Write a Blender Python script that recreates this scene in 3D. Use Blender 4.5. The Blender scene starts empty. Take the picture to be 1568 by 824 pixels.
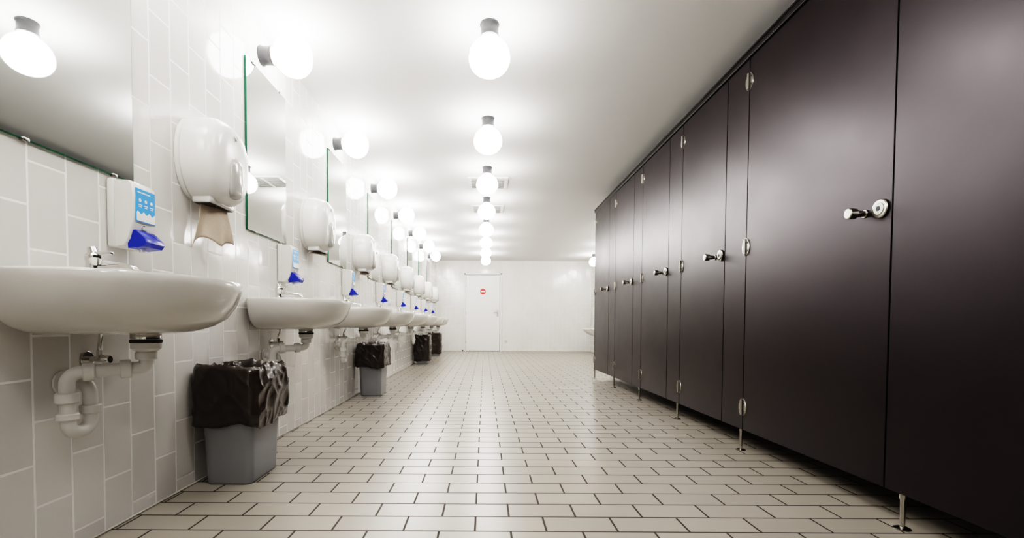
import bpy, bmesh, math, random
from mathutils import Vector, Matrix, noise, Euler
random.seed(7)
PI=math.pi
scene=bpy.context.scene
XL,XR,XW=-1.30,1.48,2.85      # left wall, stall face, right wall
YB,YF=12.7,-2.3
ZC=2.42
HC=0.72
EPS=.0015

# ------------------------------------------------------------------ materials
def new_mat(name):
    m=bpy.data.materials.new(name); m.use_nodes=True
    nt=m.node_tree
    b=nt.nodes.get('Principled BSDF')
    return m,nt,b
def simple(name,col,rough=.5,metal=0,noise_amt=.04,nscale=8,bump=0,bscale=40,coat=0,spec=.5):
    m,nt,b=new_mat(name)
    tc=nt.nodes.new('ShaderNodeTexCoord')
    n=nt.nodes.new('ShaderNodeTexNoise'); n.inputs['Scale'].default_value=nscale; n.inputs['Detail'].default_value=4
    nt.links.new(tc.outputs['Object'],n.inputs['Vector'])
    r=nt.nodes.new('ShaderNodeMix'); r.data_type='RGBA'
    r.inputs[6].default_value=(*[c*(1-noise_amt) for c in col],1)
    r.inputs[7].default_value=(*[min(1,c*(1+noise_amt)) for c in col],1)
    nt.links.new(n.outputs['Fac'],r.inputs[0]); nt.links.new(r.outputs[2],b.inputs['Base Color'])
    b.inputs['Roughness'].default_value=rough; b.inputs['Metallic'].default_value=metal
    b.inputs['Coat Weight'].default_value=coat; b.inputs['Coat Roughness'].default_value=.05
    b.inputs['Specular IOR Level'].default_value=spec
    if bump:
        n2=nt.nodes.new('ShaderNodeTexNoise'); n2.inputs['Scale'].default_value=bscale; n2.inputs['Detail'].default_value=3
        nt.links.new(tc.outputs['Object'],n2.inputs['Vector'])
        bp=nt.nodes.new('ShaderNodeBump'); bp.inputs['Strength'].default_value=bump; bp.inputs['Distance'].default_value=.01
        nt.links.new(n2.outputs['Fac'],bp.inputs['Height']); nt.links.new(bp.outputs['Normal'],b.inputs['Normal'])
    return m
def tile_mat(name,ax,c1,c2,grout,rough,w=.25,h=.125,mortar=.0035,off=(0,0),bumpd=.002,wav=.15,grough=.7):
    m,nt,b=new_mat(name)
    g=nt.nodes.new('ShaderNodeNewGeometry'); sep=nt.nodes.new('ShaderNodeSeparateXYZ'); cmb=nt.nodes.new('ShaderNodeCombineXYZ')
    nt.links.new(g.outputs['Position'],sep.inputs[0])
    for i in (0,1):
        a=nt.nodes.new('ShaderNodeMath'); a.operation='ADD'; a.inputs[1].default_value=off[i]+20
        nt.links.new(sep.outputs[ax[i]],a.inputs[0]); nt.links.new(a.outputs[0],cmb.inputs[i])
    br=nt.nodes.new('ShaderNodeTexBrick'); br.offset=.5; br.squash=1
    br.inputs['Scale'].default_value=1; br.inputs['Brick Width'].default_value=w; br.inputs['Row Height'].default_value=h
    br.inputs['Mortar Size'].default_value=mortar; br.inputs['Mortar Smooth'].default_value=.15
    br.inputs['Color1'].default_value=(*c1,1); br.inputs['Color2'].default_value=(*c2,1); br.inputs['Mortar'].default_value=(*grout,1)
    nt.links.new(cmb.outputs[0],br.inputs['Vector'])
    n=nt.nodes.new('ShaderNodeTexNoise'); n.inputs['Scale'].default_value=2.2; n.inputs['Detail'].default_value=5
    nt.links.new(g.outputs['Position'],n.inputs['Vector'])
    mr=nt.nodes.new('ShaderNodeMapRange'); mr.inputs['To Min'].default_value=.9; mr.inputs['To Max'].default_value=1.06
    nt.links.new(n.outputs['Fac'],mr.inputs['Value'])
    mx=nt.nodes.new('ShaderNodeMix'); mx.data_type='RGBA'; mx.blend_type='MULTIPLY'; mx.inputs[0].default_value=1
    nt.links.new(br.outputs['Color'],mx.inputs[6]); nt.links.new(mr.outputs[0],mx.inputs[7])
    nt.links.new(mx.outputs[2],b.inputs['Base Color'])
    rr=nt.nodes.new('ShaderNodeMapRange'); rr.inputs['To Min'].default_value=rough; rr.inputs['To Max'].default_value=grough
    nt.links.new(br.outputs['Fac'],rr.inputs['Value']); nt.links.new(rr.outputs[0],b.inputs['Roughness'])
    n2=nt.nodes.new('ShaderNodeTexNoise'); n2.inputs['Scale'].default_value=9; n2.inputs['Detail'].default_value=2
    nt.links.new(g.outputs['Position'],n2.inputs['Vector'])
    ma=nt.nodes.new('ShaderNodeMath'); ma.operation='MULTIPLY'; ma.inputs[1].default_value=wav
    nt.links.new(n2.outputs['Fac'],ma.inputs[0])
    ms=nt.nodes.new('ShaderNodeMath'); ms.operation='SUBTRACT'
    nt.links.new(ma.outputs[0],ms.inputs[0]); nt.links.new(br.outputs['Fac'],ms.inputs[1])
    bp=nt.nodes.new('ShaderNodeBump'); bp.inputs['Strength'].default_value=.8; bp.inputs['Distance'].default_value=bumpd
    nt.links.new(ms.outputs[0],bp.inputs['Height']); nt.links.new(bp.outputs['Normal'],b.inputs['Normal'])
    return m
def emis(name,col,s):
    m,nt,b=new_mat(name)
    b.inputs['Base Color'].default_value=(.9,.9,.88,1)
    b.inputs['Emission Color'].default_value=(*col,1); b.inputs['Emission Strength'].default_value=s
    b.inputs['Roughness'].default_value=.3
    return m

M_floor=tile_mat('floor_tile',(0,1),(.365,.335,.29),(.32,.295,.255),(.040,.030,.024),.30,off=(.03,.0),mortar=.0040,wav=.25)
M_wallL=tile_mat('wall_tile_left',(2,1),(.73,.715,.69),(.67,.655,.63),(.92,.91,.90),.09,off=(.07,.02),wav=.5,mortar=.004,bumpd=.0025)
M_wallB=tile_mat('wall_tile_back',(2,0),(.82,.81,.785),(.79,.78,.755),(.90,.89,.87),.13,off=(.07,.04),wav=.4)
M_ceil=simple('ceiling_paint',(.79,.785,.78),.75,noise_amt=.02,nscale=1.5)
M_lamp=emis('opal_glass_lit',(1,.97,.93),17)
M_greyp=simple('grey_plastic_base',(.040,.040,.045),.45)
M_ceramic=simple('white_ceramic',(.66,.645,.615),.08,noise_amt=.015,coat=.3)
M_plast=simple('white_plastic',(.70,.69,.665),.22,noise_amt=.015)
M_pipe=simple('pipe_plastic',(.68,.67,.645),.3,noise_amt=.02)
M_chrome=simple('chrome',(.66,.65,.63),.12,1,noise_amt=.02)
M_steel=simple('brushed_steel',(.44,.42,.39),.24,1,noise_amt=.08,nscale=30)
M_mirror=simple('mirror_silver',(.84,.86,.85),.015,1,noise_amt=.0)
M_green=simple('green_glass_edge',(.01,.13,.07),.15)
M_clear=simple('smoky_window',(.42,.41,.39),.12)
M_dark=simple('dark_slot',(.03,.03,.03),.5)
M_paper=simple('paper_towel',(.50,.42,.34),.85,noise_amt=.08,nscale=30,bump=.3,bscale=120)
M_white=simple('white_paint',(.82,.815,.80),.35,noise_amt=.015)
M_lblue=simple('label_blue',(.03,.30,.80),.35)
M_dblue=simple('lever_blue',(.008,.028,.36),.25)
M_grbin=simple('grey_bin_plastic',(.27,.275,.29),.38,noise_amt=.04)
M_bag=simple('black_bin_liner',(.036,.027,.023),.2,noise_amt=.2,nscale=6,bump=.12,bscale=22,spec=.6)
M_red=simple('sign_red',(.70,.03,.02),.4)
M_lgrey=simple('light_grey',(.5,.5,.5),.4)
M_rubber=simple('black_rubber',(.02,.02,.02),.6)
M_lock=simple('lock_marker',(.75,.74,.70),.3)

def stall_mat():
    m,nt,b=new_mat('dark_laminate')
    g=nt.nodes.new('ShaderNodeNewGeometry')
    n=nt.nodes.new('ShaderNodeTexNoise'); n.inputs['Scale'].default_value=3; n.inputs['Detail'].default_value=7; n.inputs['Roughness'].default_value=.65
    nt.links.new(g.outputs['Position'],n.inputs['Vector'])
    mr=nt.nodes.new('ShaderNodeMapRange'); mr.inputs['From Min'].default_value=.3; mr.inputs['From Max'].default_value=.7
    mr.inputs['To Min'].default_value=.29; mr.inputs['To Max'].default_value=.36
    nt.links.new(n.outputs['Fac'],mr.inputs['Value']); nt.links.new(mr.outputs[0],b.inputs['Roughness'])
    mx=nt.nodes.new('ShaderNodeMix'); mx.data_type='RGBA'
    mx.inputs[6].default_value=(.0048,.0028,.0030,1); mx.inputs[7].default_value=(.0075,.0046,.0048,1)
    nt.links.new(n.outputs['Fac'],mx.inputs[0]); nt.links.new(mx.outputs[2],b.inputs['Base Color'])
    b.inputs['Specular IOR Level'].default_value=.46
    b.inputs['Specular Tint'].default_value=(1,.90,1,1)
    n2=nt.nodes.new('ShaderNodeTexNoise'); n2.inputs['Scale'].default_value=600
    nt.links.new(g.outputs['Position'],n2.inputs['Vector'])
    bp=nt.nodes.new('ShaderNodeBump'); bp.inputs['Strength'].default_value=.05; bp.inputs['Distance'].default_value=.001
    nt.links.new(n2.outputs['Fac'],bp.inputs['Height']); nt.links.new(bp.outputs['Normal'],b.inputs['Normal'])
    return m
M_stall=stall_mat()
M_stalledge=simple('laminate_edge',(.006,.005,.005),.35,spec=.3)

# ------------------------------------------------------------------ mesh builder
class MB:
    def __init__(s): s.v=[]; s.f=[]; s.m=[]; s.mats=[]
    def mi(s,mat):
        if mat not in s.mats: s.mats.append(mat)
        return s.mats.index(mat)
    def add(s,vs,fs,mat,M=None):
        o=len(s.v); i=s.mi(mat)
        for p in vs:
            p=Vector(p); s.v.append(M@p if M else p)
        for f in fs: s.f.append([o+k for k in f]); s.m.append(i)
    def box(s,a,b,mat,bevel=0,seg=2,M=None):
        bm=bmesh.new(); bmesh.ops.create_cube(bm,size=1)
        for v in bm.verts:
            v.co=Vector([(a[k]+b[k])/2+v.co[k]*(b[k]-a[k]) for k in range(3)])
        if bevel: bmesh.ops.bevel(bm,geom=bm.edges[:]+bm.verts[:],offset=bevel,segments=seg,profile=.5,affect='EDGES')
        bm.verts.index_update()
        s.add([v.co.copy() for v in bm.verts],[[v.index for v in f.verts] for f in bm.faces],mat,M); bm.free()
    def loft(s,loops,mat,cap0=True,cap1=True,closed=True,M=None):
        n=len(loops[0]); vs=[p for l in loops for p in l]; fs=[]
        for i in range(len(loops)-1):
            for j in range(n if closed else n-1):
                k=(j+1)%n; fs.append([i*n+j,i*n+k,(i+1)*n+k,(i+1)*n+j])
        if cap0: fs.append(list(range(n))[::-1])
        if cap1: fs.append([(len(loops)-1)*n+j for j in range(n)])
        s.add(vs,fs,mat,M)
    def lathe(s,prof,mat,seg=28,M=None,sy=1,cap=True):
        loops=[[(r*math.cos(2*PI*j/seg),r*sy*math.sin(2*PI*j/seg),z) for j in range(seg)] for r,z in prof]
        s.loft(loops,mat,cap,cap,M=M)
    def cyl(s,p0,p1,r0,mat,r1=None,seg=20,bev=0):
        p0,p1=Vector(p0),Vector(p1); d=p1-p0; L=d.length
        q=d.to_track_quat('Z','Y').to_matrix().to_4x4(); M=Matrix.Translation(p0)@q
        r1=r0 if r1 is None else r1
        pr=[(r0,0),(r1,L)] if not bev else [(r0-bev,0),(r0,bev),(r1,L-bev),(r1-bev,L)]
        s.lathe(pr,mat,seg,M)
    def tube(s,pts,r,mat,seg=16,fil=.03,fn=6):
        P=[Vector(p) for p in pts]; path=[P[0]]
        for i in range(1,len(P)-1):
            a=(P[i-1]-P[i]); b=(P[i+1]-P[i]); f=min(fil,a.length*.49,b.length*.49)
            A=P[i]+a.normalized()*f; B=P[i]+b.normalized()*f
            for k in range(fn+1):
                t=k/fn; path.append(A*(1-t)**2+P[i]*2*t*(1-t)+B*t*t)
        path.append(P[-1]); loops=[]
        nrm=None
        for i,p in enumerate(path):
            t=(path[min(i+1,len(path)-1)]-path[max(i-1,0)]).normalized()
            if nrm is None:
                nrm=t.orthogonal().normalized()
            nrm=(nrm-t*nrm.dot(t)).normalized(); bn=t.cross(nrm)
            loops.append([p+nrm*r*math.cos(2*PI*j/seg)+bn*r*math.sin(2*PI*j/seg) for j in range(seg)])
        s.loft(loops,mat)
    def obj(s,name,parent=None,loc=None,smooth=True,angle=38,rot=None):
        me=bpy.data.meshes.new(name); me.from_pydata([tuple(v) for v in s.v],[],s.f)
        for m in s.mats: me.materials.append(m)
        me.polygons.foreach_set('material_index',s.m)
        bm=bmesh.new(); bm.from_mesh(me); bmesh.ops.recalc_face_normals(bm,faces=bm.faces[:]); bm.to_mesh(me); bm.free()
        if smooth:
            me.polygons.foreach_set('use_smooth',[True]*len(me.polygons)); me.set_sharp_from_angle(angle=math.radians(angle))
        me.update()
        o=bpy.data.objects.new(name,me); scene.collection.objects.link(o)
        if parent: o.parent=parent
        if loc: o.location=loc
        if rot: o.rotation_euler=rot
        return o
def empty(name,loc):
    e=bpy.data.objects.new(name,None); e.empty_display_size=.1; e.location=loc; scene.collection.objects.link(e); return e
def inst(o,parent=None,loc=None,name=None,rot=None):
    c=bpy.data.objects.new(name or o.name.split('.')[0],o.data); scene.collection.objects.link(c)
    if parent: c.parent=parent
    if loc is not None: c.location=loc
    if rot is not None: c.rotation_euler=rot
    return c

# ------------------------------------------------------------------ shell
def slab(name,a,b,mat):
    m=MB(); m.box(a,b,mat); return m.obj(name,smooth=False)
slab('floor',(XL-.1,YF-.1,-.1),(XW+.1,YB+.1,0),M_floor)
slab('ceiling',(XL-.1,YF-.1,ZC),(XW+.1,YB+.1,ZC+.1),M_ceil)
slab('wall_left',(XL-.1,YF,0),(XL,YB,ZC),M_wallL)
slab('wall_right',(XW,YF,0),(XW+.1,YB,ZC),M_wallL)
slab('wall_back',(XL-.1,YB,0),(XW+.1,YB+.1,ZC),M_wallB)
slab('wall_front',(XL-.1,YF-.1,0),(XW+.1,YF,ZC),M_wallB)
M_sil=simple('grout_sealant',(.50,.47,.42),.6,noise_amt=.2,nscale=12)
m=MB(); m.box((XL,YF,0),(XL+.007,YB,.008),M_sil,.003,1); m.obj('trim_1')
m=MB(); m.box((XL+.007,YB-.007,0),(-.56,YB,.008),M_sil,.003,1); m.box((.47,YB-.007,0),(XW,YB,.008),M_sil,.003,1); m.obj('trim_2')

# ------------------------------------------------------------------ lamps
def lamp_mesh():
    m=MB()
    m.lathe([(.052,0),(.055,.005),(.055,.010),(.050,.014),(.050,.062),(.054,.066),(.054,.074),(.040,.076)],M_greyp,28)
    prof=[(.044,.0735)]
    for i in range(1,14):
        t=i/14; z=.076+.214*(1-math.cos(PI*t))/2
        r=.117*math.sin(PI*t)**.95*(1-.06*math.cos(PI*t))
        if z<.098: r=max(r,.046)
        prof.append((r,z))
    prof.append((.004,.290))
    m.lathe(prof,M_lamp,22)
    return m
first=None
cl=[2.73+1.22*k for k in range(-3,9) if 2.73+1.22*k<YB-.3]
for i,y in enumerate(cl):
    if first is None:
        first=lamp_mesh().obj('ceiling_lamp',loc=(.02,y,ZC),rot=(PI,0,0),angle=60)
    else: inst(first,loc=(.02,y,ZC),name='ceiling_lamp',rot=(PI,0,0))
for y in (8.4,9.9,11.4): inst(first,loc=(2.62,y,ZC),name='ceiling_lamp',rot=(PI,0,0))
P=1.335; Y0=1.50
for k in range(-1,8):
    inst(first,loc=(XL,Y0-.05+P*k,2.268),name='wall_lamp',rot=(0,PI/2,0))

# ------------------------------------------------------------------ mirrors
def mirror_mesh():
    m=MB()
    m.box((.0,-.25,0),(.010,.25,.93),M_green)
    m.add([(.0103,-.2485,.0015),(.0103,.2485,.0015),(.0103,.2485,.9285),(.0103,-.2485,.9285)],[(0,1,2,3)],M_mirror)
    for y in (-.16,.16):
        for z in (-.006,.925): m.box((0,y-.010,z),(.0145,y+.010,z+.011),M_steel,.002)
    return m
mm=None
for k in range(-2,8):
    loc=(XL+EPS,Y0+P*k,1.232)
    if mm is None: mm=mirror_mesh().obj('wall_mirror',loc=loc)
    else: inst(mm,loc=loc)

# ------------------------------------------------------------------ washbasin
def spow(c,e): return math.copysign(abs(c)**e,c)
ZD=-.010
def outline(z,sx=1,sy=1,n=72,px=.480,hw=.340,dx=0):
    L=[]
    for j in range(n):
        a=2*PI*j/n; c,s_=math.cos(a),math.sin(a)
        e=.80 if c>0 else .32
        x=px*.42+(px*.58*spow(c,.95) if c>0 else px*.42*spow(c,e)); 
        y=hw*spow(s_,.86 if c>0 else .50)
        if c<0: y*=1-.05*(-c)**2
        L.append((x*sx+dx,y*sy,z+ZD))
    return L
def ell(z,rx,ry,cx=.268,n=72):
    return [(cx+rx*math.cos(2*PI*j/n),ry*spow(math.sin(2*PI*j/n),.9),z+ZD) for j in range(n)]
def basin_mesh():
    m=MB()
    loops=[outline(.695,.60,.34),outline(.697,.67,.46),outline(.704,.755,.61),outline(.720,.84,.75),outline(.746,.91,.87),
           outline(.786,.96,.95),outline(.825,.99,.99),outline(.842,1.0,1.0),outline(.858,1.0,1.0),outline(.865,.995,.99),outline(.8665,.98,.975)]
    for l in loops:
        for j,p in enumerate(l): l[j]=(max(p[0],0),p[1],p[2])
    loops+= [ell(.864,.195,.280),ell(.858,.185,.270),ell(.83,.170,.25),ell(.79,.150,.205),ell(.755,.11,.14),ell(.738,.045,.05)]
    m.loft(loops,M_ceramic,True,True)
    return m
def faucet_mesh():
    m=MB(); x0=.075
    m.lathe([(.024,.854),(.026,.863),(.024,.870),(.021,.878),(.021,.912),(.023,.915),(.023,.929),(.017,.935)],M_chrome,24,Matrix.Translation((x0,0,0)))
    m.tube([(x0+.01,0,.886),(x0+.07,0,.894),(x0+.125,0,.889),(x0+.135,0,.876)],.011,M_chrome,14,.02)
    m.box((x0-.015,-.008,.931),(x0+.060,.008,.941),M_chrome,.003,2)
    m.cyl((x0,0,.933),(x0-.006,0,.954),.014,M_chrome,.012)
    return m
def pipe_mesh():
    m=MB(); dx=.235
    m.lathe([(.040,.687),(.042,.683),(.042,.670),(.030,.668)],M_chrome,28,Matrix.Translation((dx,0,0)))
    m.lathe([(.030,.672),(.041,.669),(.041,.640),(.034,.634),(.026,.630),(.026,.622)],M_pipe,28,Matrix.Translation((dx,0,0)))
    m.lathe([(.0425,.6675),(.0435,.665),(.0435,.660),(.0425,.657)],M_rubber,28,Matrix.Translation((dx,0,0)))
    r=.0195
    m.tube([(dx,0,.63),(dx,0,.580),(.085,-.115,.573),(.085,-.115,.395),(.085,-.035,.395),(.085,-.035,.535),(.0,-.035,.535)],r,M_pipe,18,.038,8)
    def collar(c,d,R=.0285,L=.03):
        c=Vector(c); d=Vector(d).normalized(); m.cyl(c-d*L/2,c+d*L/2,R,M_pipe,seg=22,bev=.003)
    collar((dx,0,.617),(0,0,1),.030,.024)
    v=Vector((.085-dx,-.115,-.007)).normalized()
    collar(Vector((dx,0,.580))+v*.052,v); collar(Vector((.085,-.115,.573))-v*.05,v)
    collar((.085,-.115,.50),(0,0,1),.0295,.03); collar((.085,-.115,.445),(0,0,1),.028,.02)
    collar((.085,-.035,.455),(0,0,1),.028,.026); collar((.03,-.035,.535),(1,0,0),.027,.02)
    m.cyl((0,-.035,.535),(.006,-.035,.535),.038,M_pipe,seg=28,bev=.002)
    for y in (.055,):
        m.cyl((0,y,.60),(.005,y,.60),.026,M_chrome,seg=24,bev=.001)
        m.cyl((.005,y,.60),(.055,y,.60),.010,M_chrome)
        m.cyl((.055,y,.60),(.078,y,.60),.016,M_chrome,.013,bev=.002)
        m.tube([(.042,y,.60),(.042,y,.64),(.075,y*.4,.68),(.075,y*.4,.700)],.0055,M_chrome,10,.02)
        m.cyl((.042,y,.605),(.042,y,.63),.009,M_chrome,seg=6)
    return m
bb=basin_mesh(); ff=faucet_mesh(); pp=pipe_mesh(); objs=None
for k in range(-2,8):
    e=empty('washbasin',(XL+EPS,Y0-.015+P*k,0))
    if objs is None:
        objs=[bb.obj('basin',e,angle=50),ff.obj('faucet',e),pp.obj('drain_trap',e)]
    else:
        for o in objs: inst(o,e)

# ------------------------------------------------------------------ soap dispenser
def soap():
    m=MB(); w=.0575
    m.box((0,-w,0),(.028,w,.235),M_plast,.006,3)
    prof=[(.028,.0),(.060,.006),(.075,.03),(.088,.075),(.093,.12),(.094,.18),(.090,.215),(.078,.228),(.028,.231)]
    def sec(y,s): return [(.028+(x-.028)*s,y,.1155+(z-.1155)*(.9+.1*s)) for x,z in prof]
    m.loft([sec(-w+.001,.93),sec(-w+.006,1),sec(w-.006,1),sec(w-.001,.93)],M_plast)
    m.box((.0925,-w+.010,.090),(.0955,w-.010,.205),M_lblue,.001,1)
    for i in range(3):
        y=-.028+.028*i
        m.lathe([(.006,0),(.006,.0006)],M_white,16,Matrix.Translation((.0955,y,.165))@Matrix.Rotation(PI/2,4,'Y'))
        m.box((.0955,y-.009,.148),(.0961,y+.009,.151),M_white); m.box((.0955,y-.007,.142),(.0961,y+.007,.1445),M_white)
    m.box((.0955,-.040,.190),(.0961,.022,.194),M_white)
    n=16; top=[(.0961,-w+.012+(2*w-.024)*i/n,.122+.005*math.sin(i*1.3)) for i in range(n+1)]
    bot=[(.0961,-w+.012+(2*w-.024)*i/n,.093) for i in range(n+1)]
    m.loft([bot,top],M_white,False,False,closed=False)
    m.lathe([(.010,0),(.010,.003)],M_dark,16,Matrix.Translation((.086,0,.072))@Matrix.Rotation(PI/2,4,'Y'))
    m.box((.080,-.012,.062),(.093,.012,.078),M_lgrey,.002,1)
    pr=[(.062,.055),(.090,.060),(.124,.030),(.128,.016),(.118,.002),(.066,-.004)]
    m.loft([[(x,-w+.010,z) for x,z in pr],[(x+.003,-w+.014,z) for x,z in pr],[(x+.003,w-.014,z) for x,z in pr],[(x,w-.010,z) for x,z in pr]],M_dblue)
    m.cyl((.080,0,-.002),(.080,0,-.012),.009,M_plast)
    return m
so=None
for k in range(-2,8):
    loc=(XL+EPS,Y0+.19+P*k,.982)
    if so is None: so=soap().obj('soap_dispenser',loc=loc)
    else: inst(so,loc=loc)

# ------------------------------------------------------------------ jumbo paper towel dispenser
def towel():
    m=MB(); n=64
    def sh(x,s,sz=None,drop=0):
        sz=sz or s; L=[]
        for j in range(n):
            a=2*PI*j/n; c,q=math.cos(a),math.sin(a)
            if q>=0: y=.172*spow(c,.78); z=.19*spow(q,.82)
            else: y=.172*spow(c,.50)*(1-.20*(-q)**1.5); z=.185*spow(q,.72)
            L.append((x,y*s,z*sz+.0+drop))
        return L
    m.loft([sh(0,.965),sh(.02,.975),sh(.022,.955),sh(.026,.955),sh(.028,1),sh(.080,.995),sh(.118,.965),sh(.145,.90),sh(.160,.80),sh(.168,.66),sh(.172,.45),sh(.174,.2)],M_plast)
    def w(x,s):
        return [(x,.0+.052*s*spow(math.cos(2*PI*j/28),.6),-.065+.090*s*spow(math.sin(2*PI*j/28),.7)) for j in range(28)]
    m.loft([w(.152,1.02),w(.173,1.0),w(.181,.9),w(.184,.7)],M_clear)
    m.cyl((.172,0,.115),(.177,0,.115),.012,M_lgrey,bev=.001)
    m.box((.03,-.100,-.194),(.112,.100,-.165),M_plast,.008,2)
    m.box((.036,-.092,-.1952),(.106,.092,-.1935),M_dark)
    return m
def tail(L):
    m=MB(); loops=[]
    N=14
    for i in range(N+1):
        t=i/N; row=[]
        for j in range(25):
            u=j/24-.5
            wdt=.150*(1+.25*t)
            zz=-.186-L*t*(.88+.55*u*u+.10*math.sin(u*9+.6)-.06*u)
            xx=.070+.010*math.sin(t*2.2)+(.004+.009*t)*math.sin(u*9+.4+t)+u*.085*(.45+t*.6)
            row.append((xx,u*wdt-.015*t,zz))
        loops.append(row)
    m.loft(loops,M_paper,False,False,closed=False)
    return m
tw=None
for k in range(-2,8):
    e=empty('paper_towel_dispenser',(XL+EPS,Y0+.66+P*k,1.438))
    if tw is None: tw=towel().obj('housing',e,angle=45)
    else: inst(tw,e,name='housing')
    L=.185 if k==0 else (.03 if k%2 else .045)
    t=tail(L).obj('paper_sheet',e); md=t.modifiers.new('thick','SOLIDIFY'); md.thickness=.0015

# ------------------------------------------------------------------ bins
def rrect(cx,cy,wx,wy,r,z,n=18,fn=None):
    L=[]
    for q,(sx,sy) in enumerate(((1,1),(-1,1),(-1,-1),(1,-1))):
        for i in range(n):
            a=q*PI/2+PI/2*i/n
            L.append((cx+sx*(wx/2-r)+r*math.cos(a),cy+sy*(wy/2-r)+r*math.sin(a),z))
    P=[Vector(p) for p in L]; D=[0]
    for i in range(len(P)): D.append(D[-1]+(P[(i+1)%len(P)]-P[i]).length)
    T=D[-1]; out=[]; N=220; k=0
    for s_ in range(N):
        d=T*s_/N
        while D[k+1]<d: k+=1
        f=(d-D[k])/(D[k+1]-D[k]+1e-9); out.append(P[k].lerp(P[(k+1)%len(P)],f))
    return out
def ridged(v): return 1-2*abs(noise.noise(v))
def make_bin(y,x,bagz,seed,rot=0,H=.50):
    e=empty('trash_bin',(x,y,0)); e.rotation_euler=(0,0,rot)
    m=MB(); W=lambda z:(.205+.035*z/H,.280+.045*z/H)
    loops=[]
    for z,d in ((0.0,-.012),(.004,-.003),(.012,0),(H*.5,0),(H-.03,0),(H-.028,.012),(H-.004,.014),(H,.010),(H,-.004),(H-.03,-.008),(.02,-.01)):
        wx,wy=W(z); loops.append(rrect(0,0,wx+d,wy+d,.035,z))
    m.loft(loops,M_grbin); m.obj('bin_body',e)
    b=MB(); loops=[]
    prof=[(H-.14,-.03),(H-.06,-.022),(H+.0,-.012),(H+.026,.002),(H+.030,.014),(H+.014,.024)]
    nz=26
    for i in range(nz+1):
        t=i/nz; prof.append((H+.0-(H-bagz)*t,.028+.014*math.sin(t*PI*.8)+.018*t))
    prof+= [(bagz-.008,.040),(bagz+.006,.018)]
    xmin=XL+.006-x
    for i,(z,d) in enumerate(prof):
        wx,wy=W(min(z,H)); base=rrect(0,0,wx+d,wy+d,.035,z); L=[]
        outer=i>=5
        t=max(0,min(1,(H-z)/(H-bagz)))
        for p in base:
            n_=Vector((p.x/wx,p.y/wy,0)).normalized()
            ang=math.atan2(p.y,p.x)
            q=Vector((p.x*6,p.y*6,z*4+seed))
            w=noise.noise(q)*.009+ridged(q*1.7+Vector((3,1,seed)))**3*.008+max(0,ridged(Vector((p.x*11+z*9,p.y*11-z*8,z*5+seed))))**4*.006
            amp=1.0 if outer else .5
            dz=noise.noise(Vector((math.cos(ang)*1.6,math.sin(ang)*1.6,seed)))*.03*t+noise.noise(Vector((math.cos(ang)*6,math.sin(ang)*6,seed+4)))*.008+(noise.noise(Vector((math.cos(ang)*2.2,math.sin(ang)*2.2,seed+8)))*.020*(1-t) if outer or i>2 else 0)
            dsp=w*amp+ (.004 if outer else 0)
            if outer: dsp=max(dsp,-.007)
            r_=p+n_*dsp+Vector((0,0,dz)); r_.x=max(r_.x,xmin+.002*math.sin(r_.z*60)); L.append(r_)
        loops.append(L)
    b.loft(loops,M_bag,True,False); b.obj('bin_liner',e,angle=80)
    return e
make_bin(2.225,-1.140,.265,3.1)
make_bin(4.83,-1.135,.30,9.4)
make_bin(8.66,-1.130,.06,14.2)
make_bin(10.72,-1.120,.06,21.7)

# ------------------------------------------------------------------ stalls
ZB,ZT=.125,2.215
TH=.018
doors=[(1.735,2.690,1),(2.935,3.575,1),(3.835,4.470,1),(4.735,5.375,1),(5.660,6.345,1),(.30,.95,1),(-.70,-.05,1),(-1.70,-1.05,1)]
panels=[(6.350,6.385),(5.381,5.654),(4.476,4.729),(3.581,3.829),(2.696,2.929),(.955,1.729),(-.045,.295),(-1.045,-.705),(YF+.003,-1.705)]
fr=empty('toilet_stall_partition',(XR,0,0))
m=MB()
for a,b in panels: m.box((0,a,ZB),(TH,b,ZT),M_stall,.0012,1)
m.obj('pilaster_panels',fr)
m=MB(); m.box((-.012,YF+.003,ZT+.004),(.030,6.395,ZT+.044),M_stalledge,.004,2); m.box((-.016,YF+.003,ZT+.036),(-.010,6.395,ZT+.046),M_stalledge,.001,1)
m.obj('top_rail',fr)
m=MB()
for y in (6.367,5.50,4.60,3.70,2.81,1.70,.1,-.9,-1.9):
    m.box((TH+.001,y-.009,ZB),(XW-XR-.002,y+.009,ZT),M_stall,.001,1)
m.obj('divider_panels',fr)
m=MB()
for y in (6.362,5.42,4.52,3.62,2.72,1.66,1.0,.1,-.9,-1.9):
    m.cyl((.009,y,0.004),(.009,y,ZB),.0080,M_steel,seg=16)
    m.lathe([(.026,0),(.026,.004),(.018,.008),(.010,.010)],M_steel,24,Matrix.Translation((.009,y,0)))
    m.cyl((.009,y,ZB-.016),(.009,y,ZB-.0005),.012,M_steel,seg=16)
m.obj('support_feet',fr)
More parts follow.
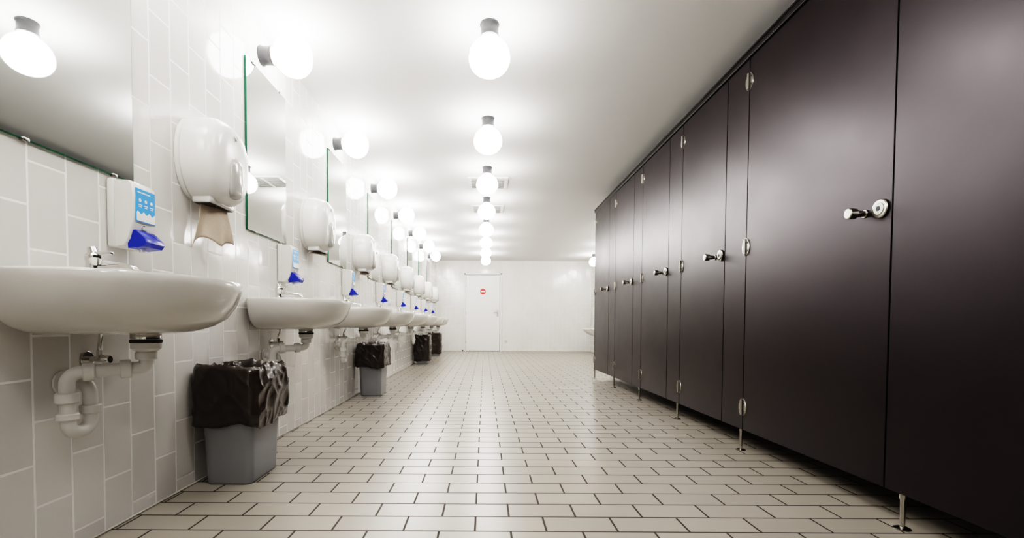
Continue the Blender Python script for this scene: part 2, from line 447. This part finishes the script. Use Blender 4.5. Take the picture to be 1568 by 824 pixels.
def stall_door(a,b,_):
    e=empty('toilet_stall_door',(XR,(a+b)/2,0)); h=(b-a)/2
    m=MB(); m.box((0,-h,ZB),(TH,h,ZT),M_stall,.0012,1); m.obj('door_leaf',e)
    m=MB()
    for z in (.255,1.165,2.09):
        for sg in (-1,1):
            L0=[];L1=[]
            for i in range(15):
                t=-PI/2+PI*i/14; L0.append((-.0005,h+.003+sg*(.003+.034*math.cos(t)),z+.050*math.sin(t))); L1.append((-.005,h+.003+sg*(.003+.032*math.cos(t)),z+.048*math.sin(t)))
            m.loft([L0,L1],M_steel)
            for dz in (-.022,.022): m.cyl((-.005,h+.003+sg*.018,z+dz),(-.0068,h+.003+sg*.018,z+dz),.005,M_dark,seg=12)
        m.box((-.0056,h+.003-.010,z-.046),(-.005,h+.003+.010,z+.046),M_dark)
        m.cyl((-.009,h+.003,z-.044),(-.009,h+.003,z+.044),.0075,M_steel,seg=14,bev=.002)
    m.obj('hinges',e)
    m=MB(); y=-h+.045; z=1.160
    m.cyl((-.0003,y,z),(-.010,y,z),.035,M_steel,seg=32,bev=.003)
    m.cyl((-.010,y,z),(-.013,y,z),.022,M_lock,seg=24,bev=.001)
    m.cyl((-.013,y,z),(-.0145,y,z),.009,M_dark,seg=18)
    y2=y+.075
    m.cyl((-.0003,y2,z-.002),(-.006,y2,z-.002),.016,M_steel,seg=24,bev=.001)
    m.cyl((-.006,y2,z-.002),(-.045,y2,z-.002),.012,M_steel,seg=20)
    m.cyl((-.038,y2,z-.002),(-.070,y2,z-.002),.021,M_steel,seg=28,bev=.003)
    m.obj('lock_and_knob',e)
for d in doors: stall_door(*d)

# ------------------------------------------------------------------ back wall door etc.
e=empty('door_1',(-.047,YB-EPS,0))
m=MB(); w=.45; H=2.04
m.box((-w,-.030,.012),(w,-.009,H),M_white,.002,1); m.obj('door_leaf',e)
m=MB()
m.box((-w-.05,-.040,0),(-w-.010,0,H+.05),M_white,.003,1); m.box((w+.010,-.040,0),(w+.05,0,H+.05),M_white,.003,1)
m.box((-w-.05,-.040,H+.010),(w+.05,0,H+.05),M_white,.003,1)
m.box((-w-.010,-.008,0),(w+.010,0,H+.010),M_dark); m.obj('door_frame',e)
m=MB()
m.box((w-.075,-.036,.93),(w-.035,-.030,1.10),M_steel,.002,1)
m.cyl((w-.055,-.036,1.04),(w-.055,-.075,1.04),.009,M_steel); m.cyl((w-.055,-.072,1.04),(w-.17,-.072,1.04),.009,M_steel,bev=.002)
for z in (.25,1.02,1.8): m.cyl((-w-.003,-.042,z-.04),(-w-.003,-.042,z+.04),.009,M_steel)
m.obj('door_hardware',e)
m=MB()
m.lathe([(.085,0),(.085,.002)],M_white,36,Matrix.Translation((0,-.0305,1.60))@Matrix.Rotation(PI/2,4,'X'))
m.lathe([(.079,0),(.079,.002)],M_red,36,Matrix.Translation((0,-.0325,1.60))@Matrix.Rotation(PI/2,4,'X'))
m.box((-.060,-.036,1.585),(.060,-.0345,1.615),M_white)
m.obj('no_entry_sign',e)
m=MB(); m.lathe([(.022,0),(.022,.03),(.016,.036)],M_rubber,20); m.obj('door_stopper',loc=(-.585,YB-.08,0))
m=MB(); m.box((-.04,-.010,-.04),(.04,0,.04),M_plast,.003,2); m.lathe([(.024,0),(.022,.002)],M_lgrey,20,Matrix.Translation((0,-.0102,0))@Matrix.Rotation(PI/2,4,'X'))
m.obj('electrical_socket',loc=(.57,YB-EPS,.26))
m=MB(); m.box((-.10,-.004,-.145),(.10,0,.145),M_white); 
for i in range(8): m.box((-.08,-.0048,.11-.028*i),(.08-.03*(i%3),-.0042,.116-.028*i),M_lgrey)
m.obj('paper_notice',loc=(-.93,YB-EPS,1.33))

# ------------------------------------------------------------------ vents
def vent(loc):
    m=MB(); s=.24
    m.box((-s,-s,-.010),(s,-s+.045,0),M_white,.002,1); m.box((-s,s-.045,-.010),(s,s,0),M_white,.002,1)
    m.box((-s,-s+.045,-.010),(-s+.045,s-.045,0),M_white,.002,1); m.box((s-.045,-s+.045,-.010),(s,s-.045,0),M_white,.002,1)
    q=s-.045
    m.box((-q,-q,-.002),(q,q,0),M_dark)
    for i in range(9):
        y=-q+.02+i*(2*q-.04)/8
        m.box((-q,-.010,-.0015),(q,.010,.0015),M_white,0,1,Matrix.Translation((0,y,-.008))@Matrix.Rotation(.6,4,'X'))
    m.box((-.014,-q,-.014),(.014,q,-.003),M_white)
    return m
v=vent(None).obj('ceiling_air_vent',loc=(.03,5.74,ZC)); inst(v,loc=(.03,7.02,ZC))

# ------------------------------------------------------------------ urinals on the right wall
def urinal():
    m=MB()
    def D(z,w,p,n=40):
        L=[]
        for j in range(n):
            a=-PI/2+PI*j/(n-1); L.append((-p*abs(math.cos(a))**.85,w*math.sin(a),z))
        return L
    m.loft([D(.44,.06,.08),D(.46,.10,.15),D(.50,.135,.24),D(.55,.16,.31),D(.60,.175,.35),D(.625,.178,.358),D(.635,.172,.350),
            D(.632,.155,.320),D(.60,.14,.27),D(.58,.13,.20),D(.60,.15,.13),D(.75,.165,.12),D(1.0,.168,.14),D(1.10,.165,.16),D(1.16,.150,.15),D(1.18,.12,.11)],M_ceramic)
    m.cyl((-.05,0,1.175),(-.05,0,1.30),.012,M_chrome); m.cyl((0,0,1.30),(-.07,0,1.30),.022,M_chrome,bev=.003)
    return m
u=urinal().obj('urinal',loc=(XW-EPS,12.0,0),angle=50)
for y in (11.1,10.2,9.3,8.4): inst(u,loc=(XW-EPS,y,0))

# ------------------------------------------------------------------ world, camera
w=bpy.data.worlds.new('World'); scene.world=w; w.use_nodes=True
w.node_tree.nodes['Background'].inputs[0].default_value=(0,0,0,1); w.node_tree.nodes['Background'].inputs[1].default_value=0
cam=bpy.data.cameras.new('camera'); co=bpy.data.objects.new('camera',cam); scene.collection.objects.link(co)
W_,H_=1920,1009; F=886.5
cam.sensor_width=36; cam.sensor_fit='HORIZONTAL'; cam.lens=F/W_*36; cam.clip_start=.02
R=Matrix.Rotation(PI/2-.031,3,'X')@Matrix.Rotation(.005,3,'Z')
co.rotation_euler=R.to_euler(); co.location=(0,0,HC)
d=R.transposed()@Vector((0,1,0)); vx,vy=742*W_/1568,497*H_/824
px=W_/2+F*d.x/(-d.z); py=H_/2-F*d.y/(-d.z)
cam.shift_x=(px-vx)/W_; cam.shift_y=(vy-py)/W_
scene.camera=co
scene.view_settings.view_transform='Filmic'
scene.view_settings.look='Very High Contrast'
scene.view_settings.exposure=.95
